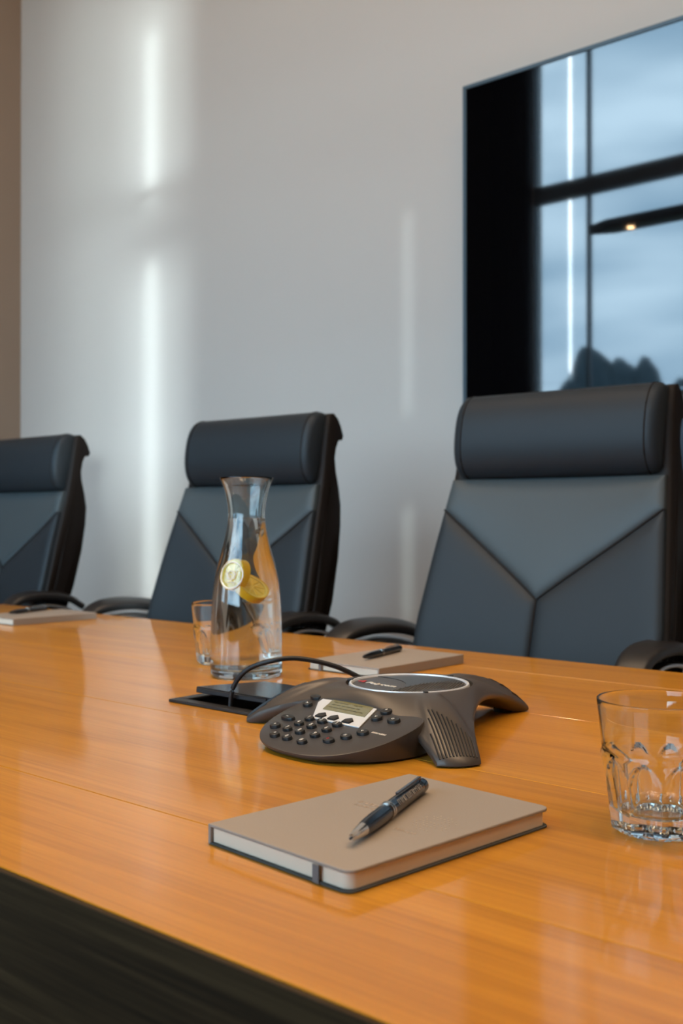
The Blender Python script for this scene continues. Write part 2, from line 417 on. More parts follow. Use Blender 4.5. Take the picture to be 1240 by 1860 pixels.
link('brush_strip', bx(-hx+.016, hx-.016, -.1235, -.1205, -.004, .0015), M_rubber, flap, bev=.0008)

# ------------------------------------------------------------------ conference phone
PH = 6.5
phone = empty('conference_phone', (-.712, .918, TZt), R(-PH), 'dark graphite three-legged conference phone with keypad and small display', 'conference phone')
RC = .066; ZT = .0525
feet = [R(-31), R(211), R(90)]     # right front, left front, rear
def body_outline():
    pts = []
    order = [R(-31), R(90), R(211)]
    n = 26
    for k in range(3):
        a = order[k]; b = order[(k+1) % 3]
        if b < a: b += 2*math.pi
        tipR, hw = .187, .021
        ta = Vector((math.cos(a), math.sin(a))); na = Vector((-math.sin(a), math.cos(a)))
        tb_ = Vector((math.cos(b), math.sin(b))); nb_ = Vector((-math.sin(b), math.cos(b)))
        # foot tip: small rounded end
        for s in (-1, -.5, 0, .5, 1):
            pts.append((ta*(tipR-.006*s*s)+na*hw*s, 0.0))
        P0 = ta*(tipR-.010)+na*(hw+.001); P1 = tb_*(tipR-.010)-nb_*(hw+.001)
        c = (ta+tb_).normalized(); 
        Q0 = ta*.088+na*.032; Q1 = tb_*.088-nb_*.032
        for i in range(1, n):
            t = i/n
            p = P0*(1-t)**3+Q0*3*t*(1-t)**2+Q1*3*t*t*(1-t)+P1*t**3
            arch = (math.sin(math.pi*t))**0.75
            pts.append((p, arch))
    return pts
OUT = body_outline(); NP = len(OUT)
def ring_at(s, dz=0):
    rg = []
    for p, a in OUT:
        ang = math.atan2(p.y, p.x); c = Vector((math.cos(ang), math.sin(ang)))*RC*1.05
        q = c*(1-s)+p*s
        zr = .006+.033*a
        f = s**1.55
        z = (ZT-.002)*(1-f)+zr*f
        if a < .5: z += .006*math.sin(math.pi*s)*(1-a*2)
        rg.append((q.x, q.y, z+dz))
    return rg
bm = B(); NS = 14
rings = [[(x*.98, y*.98, z-.012) for x, y, z in ring_at(0, -.008)]]+[ring_at(k/NS) for k in range(NS+1)]
# rim turns down and under
last = rings[-1]
rings.append([(x*1.004, y*1.004, z-.004) for x, y, z in last])
rings.append([(x*.985, y*.985, max(.0005, z-.0065)) for x, y, z in last])
rings.append([(x*.90, y*.90, max(.0005, z-.0065)) for x, y, z in last])
rings.append([(x*.45, y*.45, .022) for x, y, z in last])
loft(bm, rings)
from mathutils.bvhtree import BVHTree
BV = BVHTree.FromBMesh(bm)
body = link('body', bm, M_phone, phone, auto=50)
# top speaker disc with its silver ring
link('speaker_disc', lathe([(0, ZT-.0035), (RC*.5, ZT-.0032), (RC*.93, ZT-.0036), (RC*.94, ZT-.012), (0, ZT-.012)], 72), M_phone2, phone)
link('silver_ring', lathe([(RC*.94, ZT-.004), (RC*.955, ZT-.0018), (RC*.985, ZT-.0018), (RC*1.0, ZT-.004), (RC*1.0, ZT-.009), (RC*.94, ZT-.009), (RC*.94, ZT-.004)], 72), M_silver, phone)
bm = B()
for a in (R(-31), R(90), R(211)):
    M = Matrix.Rotation(a, 4, 'Z') @ Matrix.Translation((RC*.985, 0, ZT-.003))
    bm = B()
    box(bm, -.0015, .005, -.0022, .0022, -.003, .0022, M); link('notch', bm, M_blackpl, phone, bev=.0005)

# raised darker field and perforated grille on the disc
bm = B(); o2 = []
for k in range(25):
    a = R(52)+R(118)*k/24; o2.append((RC*.92*math.cos(a), RC*.92*math.sin(a)))
for k in range(13):
    t = k/12; a0 = Vector((RC*.92*math.cos(R(170)), RC*.92*math.sin(R(170)))); a1 = Vector((RC*.92*math.cos(R(-62)), RC*.92*math.sin(R(-62)))); 
    p = a0*(1-t)**2+Vector((.006, .020))*2*t*(1-t)+a1*t*t; o2.append((p.x, p.y))
for k in range(1, 12):
    t = k/12; a0 = Vector((RC*.92*math.cos(R(-62)), RC*.92*math.sin(R(-62)))); a1 = Vector((RC*.92*math.cos(R(52)), RC*.92*math.sin(R(52))))
    p = a0*(1-t)**2+Vector((-.004, .012))*2*t*(1-t)+a1*t*t; o2.append((p.x, p.y))
prism(o2, ZT-.0034, ZT-.0028, bm)
link('badge_field', bm, mat('slate_plastic', (0.020, 0.022, 0.026), .3), phone, smooth=False)
bm = B()
for i in range(-16, 17):
    for j in range(-16, 17):
        x = i*.0036+(j % 2)*.0018; y = j*.0031
        if x*x+y*y < (RC*.90)**2 and x > .010+abs(y-.01)*.18 and (x-.075)**2+(y+.02)**2 > .0011:
            d = .0011
            vs = [bm.verts.new((x+d*math.cos(a*math.pi/3), y+d*math.sin(a*math.pi/3), ZT-.0030)) for a in range(6)]
            tp = bm.verts.new((x, y, ZT-.0022))
            for q in range(6): bm.faces.new((vs[q], vs[(q+1) % 6], tp))
            bm.faces.new(vs[::-1])
o = link('grille', bm, M_blackpl, phone, smooth=False); o['kind'] = 'stuff'
text('lettering', 'Polycom', .0125, Matrix.Translation((-.012, -.030, ZT-.0026)) @ Matrix.Rotation(R(2), 4, 'Z'), M_keytxt, phone)
bm = B()
for k in range(3):
    M = Matrix.Translation((-.043, -.029, ZT-.0026)) @ Matrix.Rotation(R(120*k+90), 4, 'Z')
    vs = [M @ Vector((.0028+.0026*math.cos(a), .0021*math.sin(a), 0)) for a in [q*math.pi/5 for q in range(10)]]
    prism([(v.x, v.y) for v in vs], ZT-.0028, ZT-.0022, bm)
tag(link('logo', bm, M_red, phone, smooth=False), 'red three-leaf mark beside the lettering')
# slotted microphone grilles on the feet
def top_z(x, y):
    h = BV.ray_cast(Vector((x, y, .2)), Vector((0, 0, -1)))
    return h[0].z if h[0] is not None else None
for a in (R(-31), R(211), R(90)):
    bm = B(); dk = B()
    c = Vector((math.cos(a), math.sin(a))); n = Vector((-math.sin(a), math.cos(a)))
    for k in range(12):
        s = -.0200+.0036*k
        r0 = .122+max(0, s+.010)*1.25 + (.030 if k == 0 else .012 if k == 1 else 0); r1 = .1815-.05*abs(s)
        pts = []
        for q in range(15):
            r = r0+(r1-r0)*q/14
            p = c*r+n*(s*(1.0-.10*(r-.12)/.06)); z = top_z(p.x, p.y)
            if z is not None and z > .004: pts.append((p.x, p.y, z+.0001))
        if len(pts) > 4: tube(bm, pts, .00095, 6)
    o = link('microphone_grille', bm, M_blackpl, phone); o['kind'] = 'stuff'
    link('rubber_foot', lathe([(0, 0), (.012, 0), (.012, .004), (0, .004)], 20, Matrix.Translation((c.x*.160, c.y*.160, 0))), M_rubber, phone)
# keypad console: a rounded wedge
KX = .020
KM = Matrix.Translation((0, -.175, .011)) @ Matrix.Rotation(math.atan(.26), 4, 'X')     # local (x, v, h): v up the slope
def kout(scale=1.0, dy=0):
    pts = []
    n = 40
    for k in range(n+1):
        t = k/n; a = math.pi+math.pi*t
        x = KX+.089*scale*math.copysign(abs(math.cos(a))**.80, math.cos(a)); y = .070+.086*scale*-abs(math.sin(a))**.90
        pts.append((x, y))
    for k in range(1, 20):
        t = k/20; a = math.pi*t
        x = KX+.089*scale*math.cos(a); y = .070+.052*scale*math.sin(a)**.8
        pts.append((x, y))
    return pts
ko = kout(); cx, cy = KX, .07
rings = []
def shr(f): return [((x-cx)*f+cx, (y-cy)*f+cy) for x, y in ko]
for f, hh in ((.90, None), (.955, -.0085), (.985, -.0045), (1.0, -.0018), (.998, -.0004), (.985, .0), (.5, .0004)):
    rg = []
    for x, y in shr(f):
        if hh is None:
            p = KM @ Vector((x, y, 0)); rg.append((p.x, p.y, .0012+.22*max(0, y-.0)*.5))
        else:
            p = KM @ Vector((x, y, hh*(1+3.2*max(0, y)/.10 if hh < -.003 else 1))); rg.append((p.x, p.y, max(.0012, p.z)))
    rings.append(rg)
bm = loft(B(), rings)
pad = link('keypad', bm, M_phone2, phone, auto=40)
def kobj(name, bm, m, bev=0, parent=pad, sm=True):
    bm.transform(KM); return link(name, bm, m, parent, smooth=sm, bev=bev, auto=45)
def v_of(y): return (y+.175)/math.cos(math.atan(.26))
bz = [(-.0165, .0515), (-.045, .085), (-.0515, .111)]
for k in range(9):
    t = k/8; bz.append((-.0515+(.0285+.0515)*t, .111+.012*math.sin(math.pi*t)-.000*t))
bz += [(.0525, .0525)]
kobj('display_bezel', prism([(p[0]+.001, p[1]) for p in bz], .0003, .0019), M_silver, .0006)
kobj('display', prism([(-.0225, .0725), (-.0335, .1005), (.029, .1005), (.040, .0735)], .0019, .0023), M_lcd)
bm = B()
for r_ in range(3):
    for c_ in range(7):
        if random.random() < .75:
            x = -.020+c_*.0075-r_*.002; y = .079+r_*.006
            box(bm, x, x+.005, y, y+.0012, .0024, .0025)
kobj('display_text', bm, mat('lcd_segment', (0.05, 0.05, 0.02), .5), sm=False)['kind'] = 'stuff'
def key(x, y, rx=.0062, ry=.0043, h=.0036, ch=None, m=M_key, col=M_keytxt, tri=False):
    pts = [(rx*math.cos(a), ry*math.sin(a)) for a in [2*math.pi*k/20 for k in range(20)]] if not tri else \
          [(0, ry*1.25), (-rx, ry*.25), (-rx*.85, -ry), (rx*.85, -ry), (rx, ry*.25)]
    bm = loft(B(), [[(x+p[0]*f, v_of(y)+p[1]*f, z) for p in pts] for f, z in ((1.05, .0), (1.03, h*.6), (.94, h*.92), (.75, h), (.3, h*1.02))])
    o = kobj('key', bm, m, 0)
    if ch: text('key_print', ch, .0062, KM @ Matrix.Translation((x, v_of(y), h*1.06)), col, o, .0001)
rows = [-.1275, -.1405, -.1545, -.170]
chars = ['123', '456', '789', '*0#']
for r_, y in enumerate(rows):
    for c_, x in enumerate((-.0190, .0005, .0235)): key(x+.0012*(1.5-r_), y, ch=chars[r_][c_])
key(-.0430, -.1345, .0095, .0048, ch='\u2013'); key(-.0400, -.1540, .0068, .0048, ch='+')
key(.0465, -.1575, .0068, .0048, ch='o', col=M_red); key(.0575, -.1450, .0066, .0046, ch='x'); key(.0665, -.1315, .0070, .0050, ch='v')
for x in (-.0095, .0095, .0310): key(x, -.1175, .0062, .0048, tri=True)
key(-.0585, -.0835, .0078, .0040); key(-.0515, -.1010, .0062, .0044, ch='>')
key(.0515, -.0850, .0068, .0056, ch='^'); key(.0535, -.1005, .0066, .0054, ch='v'); key(.0755, -.0985, .0072, .0056, ch='o')
marks('print', .020, .0026, KM @ Matrix.Translation((.083, v_of(-.1255), .0003)), M_keytxt, pad, 5)

# black cable from the box over to the phone
pts = smoothpts([(-.942, .869, .690), (-.945, .869, .740), (-.940, .870, .768), (-.920, .875, .790), (-.889, .888, .802), (-.870, .912, .803), (-.845, .945, .793), (-.822, .972, .776), (-.800, .985, .763)], 8)
tag(link('cable', tube(B(), pts, .0030, 12), M_rubber), 'black cable arching from the table box to the conference phone', 'cable')

# ------------------------------------------------------------------ notebooks
NW, NL, NT = .142, .210, .0145
def rounded(x0, x1, y0, y1, r, corners=(0, 1, 1, 0)):
    """corners: (x0y0, x1y0, x1y1, x0y1)"""
    P = [(x0, y0, 180), (x1, y0, 270), (x1, y1, 0), (x0, y1, 90)]; out = []
    for (x, y, a0), c in zip(P, corners):
        if not c: out.append((x, y)); continue
        cx = x+(r if x == x0 else -r); cy = y+(r if y == y0 else -r)
        for k in range(7): a = R(a0+15*k); out.append((cx+r*math.cos(a), cy+r*math.sin(a)))
    return out
def notebook(loc, rz, label):
    """origin at the spine/front corner; spine runs along +Y"""
    n = empty('notebook', loc, rz, label, 'notebook', 'taupe hardcover notebooks on the table')
    link('back_cover', prism(rounded(0, NW, 0, NL, .008), .0002, .0017), M_endp, n, bev=.0005)
    link('page_block', prism(rounded(.002, NW-.0025, .0025, NL-.0025, .007), .0017, NT-.0022), M_paper, n, bev=.0003)
    link('front_cover', prism(rounded(0, NW, 0, NL, .008), NT-.0022, NT), M_cover, n, bev=.0006)
    link('spine', bx(-.0012, .0018, 0, NL, .0003, NT-.0001), M_cover, n, bev=.0006)
    xs = NW*.77
    for yy in (-.0012, NL): link('elastic_strap', bx(xs, xs+.006, yy, yy+.0012, .0006, NT-.0020), M_strap, n, bev=.0003)
    return n
nb = notebook((-.5668, .5009, TZt), -.083, 'taupe notebook at the front of the table with a dark pen on its cover')
# foil stamp on the front notebook: lines of small marks left of the pen and a dot pattern right of it
bm = B(); rr = random.Random(3)
def mark(x, y, w_, h_, a=0):
    M = Matrix.Translation((x, y, NT)) @ Matrix.Rotation(a, 4, 'Z'); box(bm, -w_/2, w_/2, -h_/2, h_/2, -.0001, .00012, M)
for i in range(9):
    for j in range(9):
        a = math.hypot(i-4, j-4)
        if a < 4.6 and rr.random() < .8: mark(.098+i*.0034-j*.0004, .098+j*.0042, .0011, .0011, .78)
o = link('foil_stamp', bm, M_foil, nb, smooth=False); o['kind'] = 'stuff'
marks('foil_print', .036, .0048, Matrix.Translation((.050, .118, NT)), M_foil, nb, 1)
marks('foil_print', .030, .0038, Matrix.Translation((.050, .110, NT)), M_foil, nb, 2)
marks('foil_print', .020, .0034, Matrix.Translation((.108, .086, NT)), M_foil, nb, 3)
# rotated half a turn for the far seats
def far_nb(x, y, th, label): # x, y is the near-left corner, page fore edge to the left
    c, s = math.cos(th), math.sin(th)
    ox = x+NW*c-NL*s*1.0; oy = y+NW*s+NL*c
    return notebook((x+NW*c-0, y+NW*s, TZt), th, label)
def half(root):  # mirror the layout: spine on the right side
    pass
n2 = notebook((-1.1061+.1402*math.cos(-.002)-.210*math.sin(-.002), 1.1735+.210, TZt), math.pi-.002, 'taupe notebook across the table between the carafe and the largest chair')
n3 = notebook((-2.152+.1402*math.cos(-.0095)-.210*math.sin(-.0095), 1.2279+.210, TZt), math.pi-.0095, 'taupe notebook at the far left before the chair cut by the left edge')

# ------------------------------------------------------------------ pens
def pen(tip, end, label, rad=.0056, cap=False):
    tip, end = Vector(tip), Vector(end); L = (end-tip).length; z = tip.z
    ang = math.atan2(end.y-tip.y, end.x-tip.x)
    p = empty('pen', (tip.x, tip.y, z+rad+.0004), ang, label, 'pen', 'dark ballpoint pens on the notebooks')
    A = Matrix.Rotation(R(90), 4, 'Y')
    def lt(name, prof, m, q=p): return link(name, lathe([(r, zz*L) for r, zz in prof], 28, A), m, q)
    lt('barrel', [(0, .14), (rad*.80, .14), (rad*.93, .2), (rad*1.0, .30), (rad*1.02, .42), (rad*.98, .445), (0, .445)], M_pen)
    lt('cone', [(0, 0.0), (rad*.28, .0), (rad*.42, .015), (rad*.62, .07), (rad*.80, .14), (0, .14)], M_penc if not cap else M_pen)
    lt('refill_tip', [(0, -.012), (rad*.14, -.01), (rad*.2, .004), (0, .004)], M_blackpl)
    for a, b in ((.445, .458), (.468, .481)): lt('ring', [(0, a), (rad*1.12, a), (rad*1.15, (a+b)/2), (rad*1.12, b), (0, b)], M_penc)
    lt('ring_gap', [(0, .458), (rad*.98, .458), (rad*.98, .468), (0, .468)], M_pen)
    lt('upper_barrel', [(0, .481), (rad*1.0, .481), (rad*1.0, .93), (rad*.96, .935), (0, .935)], M_pen)
    lt('end_cap', [(0, .935), (rad*.98, .937), (rad*1.02, .96), (rad*.98, .99), (rad*.7, 1.0), (0, 1.0)], M_pen)
    lt('push_button', [(0, .996), (rad*.5, .996), (rad*.5, 1.018), (rad*.35, 1.024), (0, 1.024)], M_penc)
    bm = B(); box(bm, .60*L, .955*L, -rad*.22, rad*.22, rad*1.16, rad*1.42); box(bm, .93*L, .955*L, -rad*.2, rad*.2, rad*.8, rad*1.2)
    c = link('clip', bm, M_penc if cap else M_pen, p, bev=.0004); 
    return p, L
p1, L1 = pen((-.4560, .5260, TZt+NT), (-.5050, .6680, TZt+NT), 'dark metal pen lying across the front notebook', .0058)
p1.rotation_euler.x = 0
# printed letters along the barrel of the near pen (facing the lens side)
t_ = marks('print', L1*.36, .0042, Matrix.Rotation(R(50), 4, 'X') @ Matrix.Translation((L1*.72, 0, .0058)), M_penp, p1, 4)
pen((-1.035, 1.222, TZt+NT), (-1.062, 1.345, TZt+NT), 'black pen on the notebook between carafe and largest chair', .0052, True)
pen((-2.100, 1.272, TZt+NT), (-2.150, 1.400, TZt+NT), 'black pen on the far left notebook', .0052, True)

# ------------------------------------------------------------------ glassware
def tumbler(loc, rz, label):
    H = .0955; NF = 10
    def RO(z): return .0330+(.0440-.0330)*(z/H)**.9
    def RIN(z): return .0275+.0110*((z-.014)/(H-.014)) if z > .014 else 0
    prof = [(0, .0008), (.026, .0008), (.0300, .0002), (.0325, .0012)]
    for k in range(1, 31):
        z = .0012+(.060-.0012)*k/30; r = RO(z)+(.0015 if z < .0565 else .0015*max(0, (.060-z)/.0035)); prof.append((r, z))
    for k in range(1, 9):
        z = .060+(H-.060)*k/8; prof.append((RO(z), z))
    prof += [(.04325+.00075*math.cos(R(a)), H+.0009*math.sin(R(a))) for a in (25, 50, 75, 105, 130, 155)]+[(.0425, H)]
    def ri(z): return .0425-(H-z)*.105 if z > .058 else .0383-(.058-z)*.19
    for k in range(1, 25):
        z = H-(H-.018)*k/24; prof.append((ri(z), z))
    prof += [(.0265, .0150), (.020, .0135), (.010, .0125), (0, .0122)]
    n_out = 4+30
    bm = B(); seg = 160; rings = []
    for idx, (r, z) in enumerate(prof):
        if r < 1e-6: rings.append([bm.verts.new((0, 0, z))]); continue
        ring = []
        for i in range(seg):
            a = 2*math.pi*i/seg; r2 = r
            if 3 <= idx < n_out+2:
                c = (a/(2*math.pi)*NF) % 1-.5; top = .0555-.020*(2*c)**2
                f = min(1, max(0, (top-z)/.0022)); hf = math.pi/NF
                flat = r-.0030*(1-(2*abs(c))**2)
                r2 = r*(1-f)+flat*f
            ring.append(bm.verts.new((r2*math.cos(a), r2*math.sin(a), z)))
        rings.append(ring)
    for a, b in zip(rings, rings[1:]):
        for i in range(seg):
            j = (i+1) % seg
            if len(a) == 1: bm.faces.new((a[0], b[j], b[i]))
            elif len(b) == 1: bm.faces.new((a[i], a[j], b[0]))
            else: bm.faces.new((a[i], a[j], b[j], b[i]))
    o = link('tumbler', bm, M_glass, None, auto=40); o.location = loc; o.rotation_euler = (0, 0, rz)
    tag(o, label, 'glass', 'empty faceted drinking glasses'); return o
tumbler((-.344, .742, TZt+.0004), R(11), 'clear faceted tumbler at the right edge of the table')
tumbler((-1.252, 1.128, TZt+.0004), R(5), 'clear faceted tumbler standing behind the carafe')

CX, CY = -1.126, 1.067
carafe = empty('carafe', (CX, CY, TZt+.0004), 0, 'tall clear glass carafe of water with lemon slices', 'carafe')
op = [(0, .0035), (.030, .0028), (.044, .0003), (.0490, .0008), (.0515, .004), (.0522, .012), (.0520, .03), (.0516, .06), (.0508, .09), (.0492, .118), (.0462, .142), (.0418, .162), (.0362, .182), (.0312, .202), (.0278, .220), (.0268, .234), (.0278, .248), (.0312, .266), (.0358, .280), (.0392, .2865)]
def cat(pr, n=5):
    v = smoothpts([(r, 0, z) for r, z in pr], n); return [(max(0, p.x), p.z) for p in v]
outer = cat(op)
inner = [(r-.0024, z) for r, z in op if z >= .012]
ip = [(.0385, .2880), (.0372, .2870)]+cat(inner[::-1][1:-1], 5)+[(.0485, .017), (.0455, .0125), (.038, .0105), (.02, .0095), (0, .0092)]
# the last bits of the outer lip join the inner
body_c = lathe(outer+ip, 96)
link('glass_body', body_c, M_glass, carafe, auto=60)
def r_in(z):
    zs = [(z_, r_-.0024) for r_, z_ in op if z_ >= .012]
    for (a, ra), (b, rb) in zip(zs, zs[1:]):
        if a <= z <= b: t = (z-a)/(b-a); return ra+(rb-ra)*t
    return .0498
WL = .2285
ipz = [(r, z) for r, z in ip[2:] if z < WL]
wp = [(0, WL-.0004), (r_in(WL)*.9, WL-.0002), (r_in(WL)+.0003, WL+.0002)]+[(r+.0004 if r > 0 else 0, z-.0003) for r, z in ipz]
ww = link('water', lathe(wp, 96), M_water, None, auto=60)
ww.location = (CX, CY, TZt+.0004); tag(ww, 'clear water filling the carafe to its neck', 'water')
# lemon slices afloat in the water
tocam = Vector((1.126, -1.067, 0)).normalized(); right = Vector((math.cos(YAW), math.sin(YAW), 0))
def lemon(center, nrm, spin, half_, label):
    q = nrm.normalized().to_track_quat('Z', 'Y').to_matrix().to_4x4()
    root = empty('lemon_slice', center, 0, label, 'lemon slice', 'lemon slices in the carafe')
    Q = q @ Matrix.Rotation(spin, 4, 'Z'); Rr = .0225; T = .0055
    a0, a1 = (0, math.pi) if half_ else (0, 2*math.pi)
    N = 24
    arc = lambda r: [(r*math.cos(a0+(a1-a0)*k/N), r*math.sin(a0+(a1-a0)*k/N)) for k in range(N+(1 if half_ else 0))]
    def band(r0, r1, z0, z1):
        bm = B(); o = arc(r1); i = arc(r0); n = len(o)
        rg = [[(*o[k], z0), (*o[k], z1), (*i[k], z1), (*i[k], z0)] for k in range(n)]
        if half_: loft(bm, rg)
        else: loft(bm, rg+[rg[0]], cap=False); bmesh.ops.remove_doubles(bm, verts=bm.verts, dist=1e-6)
        bm.transform(Q); return bm
    link('rind', band(Rr*.93, Rr, -T, T), M_rind, root); link('pith', band(Rr*.80, Rr*.93, -T*.95, T*.95), M_pith, root)
    ns = 4 if half_ else 9
    for s in range(ns):
        b0 = a0+(a1-a0)*(s+.06)/ns; b1 = a0+(a1-a0)*(s+.94)/ns
        o = [(Rr*.10*math.cos((b0+b1)/2), Rr*.10*math.sin((b0+b1)/2))]+[(Rr*.79*math.cos(b0+(b1-b0)*k/5), Rr*.79*math.sin(b0+(b1-b0)*k/5)) for k in range(6)]
        bm = prism(o, -T*.85, T*.85); bm.transform(Q); link('segment', bm, M_lemon, root, bev=.0006)
    bm = prism(arc(Rr*.82)+([(0, -.001)] if half_ else []), -T*.7, T*.7); bm.transform(Q); link('membrane', bm, M_pith, root)
    return root
base = Vector((CX, CY, TZt))
lemon(base+right*-.012+tocam*.012+Vector((0, 0, .146)), tocam*.55-right*.80+Vector((0, 0, .25)), R(20), False, 'round lemon slice facing out behind the seal on the carafe')
lemon(base+right*.004+tocam*.008+Vector((0, 0, .127)), tocam*.42+right*.62+Vector((0, 0, .70)), R(215), False, 'lower tilted lemon slice in the carafe')
# moulded seal on the shoulder of the carafe
phi = R(-27)
nrm = (tocam*math.cos(phi)+right*math.sin(phi)).normalized(); side = Vector((0, 0, 1)).cross(nrm).normalized()
def r_out(z):
    for (ra, a), (rb, b) in zip(op[4:], op[5:]):
        if a <= z <= b: t = (z-a)/(b-a); return ra+(rb-ra)*t
    return .05
def on_glass(u, v, off=.0018):
    z = .148+v; r = r_out(z)+off; a = u/r
    d = nrm*math.cos(a)+side*math.sin(a)
    return Vector((d.x*r, d.y*r, z))
seal = link('seal', tube(B(), [on_glass(.0175*math.cos(a), .0185*math.sin(a)) for a in [2*math.pi*k/48 for k in range(49)]], .0012, 8), M_seal, carafe)
tag(seal, 'clear moulded round seal on the glass')
bm = B()
tube(bm, [on_glass(.0055*math.cos(a), .006*math.sin(a)) for a in [2*math.pi*k/24 for k in range(25)]], .0011, 6)
tube(bm, [on_glass(.0024*math.cos(a), .0026*math.sin(a)-.001) for a in [2*math.pi*k/12 for k in range(13)]], .0006, 6)
tube(bm, [on_glass(-.006+.012*k/8, -.0105+.0012*math.sin(k/8*math.pi)) for k in range(9)], .0007, 6)
for s in (-1, 1): tube(bm, [on_glass(s*(.0055+.003*k/6), -.006+.013*k/6) for k in range(7)], .0006, 6)
link('crest', bm, M_seal, seal)

# ------------------------------------------------------------------ chairs
def yf(z):   # front surface of the back, seat centre at y=0, occupant faces -y
    P = [(.44, .150), (.60, .185), (.75, .222), (.90, .268), (1.05, .318), (1.22, .350)]
    for (a, ya), (b, yb) in zip(P, P[1:]):
        if a <= z <= b:
            t = (z-a)/(b-a); return ya+(yb-ya)*t
    return P[0][1] if z < .44 else P[-1][1]
def hw(z):
    P = [(.44, .235), (.60, .248), (.78, .244), (.92, .230), (1.05, .216), (1.25, .208)]
    for (a, ya), (b, yb) in zip(P, P[1:]):
        if a <= z <= b: t = (z-a)/(b-a); return ya+(yb-ya)*t
    return P[0][1] if z < .44 else P[-1][1]
ZTOP, ZBOT, VZ0, VZ1 = 1.044, .46, .985, .820
def zV(u):   # u in -1..1, height of the V seam
    a = abs(u); return VZ1+(VZ0-VZ1)*(a**.93)
def curve_in(u, z): return -.012*abs(u)**2.4           # edges wrap slightly forward
def panel(name, u0, u1, lo, hi, parent):
    bm = B(); NU, NZ = 30, 26; G = {}
    us = [u0+(u1-u0)*(.5-.5*math.cos(math.pi*i/NU)) for i in range(NU+1)]
    for i, u in enumerate(us):
        z0, z1 = lo(u), hi(u)
        for j in range(NZ+1):
            s = .5-.5*math.cos(math.pi*j/NZ)
            z = z0+(z1-z0)*s
            w_ = hw(z); x = u*w_
            d = min((z-z0)*.80+1e-5, (z1-z)*.80+1e-5, abs(u-u0)*w_+1e-5, abs(u1-u)*w_+1e-5)
            puff = .0075*(1-math.exp(-d/.007))+.004*(1-math.exp(-d/.05))
            G[i, j] = bm.verts.new((x, yf(z)+curve_in(u, z)-puff+.003, z))
    for i in range(NU):
        for j in range(NZ): bm.faces.new((G[i, j], G[i+1, j], G[i+1, j+1], G[i, j+1]))
    # skirt closing it towards the shell
    bd = [G[i, 0] for i in range(NU+1)]+[G[NU, j] for j in range(1, NZ+1)]+[G[i, NZ] for i in range(NU-1, -1, -1)]+[G[0, j] for j in range(NZ-1, 0, -1)]
    bk = [bm.verts.new((v.co.x, v.co.y+.012, v.co.z)) for v in bd]
    n = len(bd)
    for i in range(n): bm.faces.new((bd[i], bd[(i+1) % n], bk[(i+1) % n], bk[i]))
    bm.faces.new(bk)
    return link(name, bm, M_leather3 if u0 == -1 and u1 == 1 else M_leather, parent, auto=60)
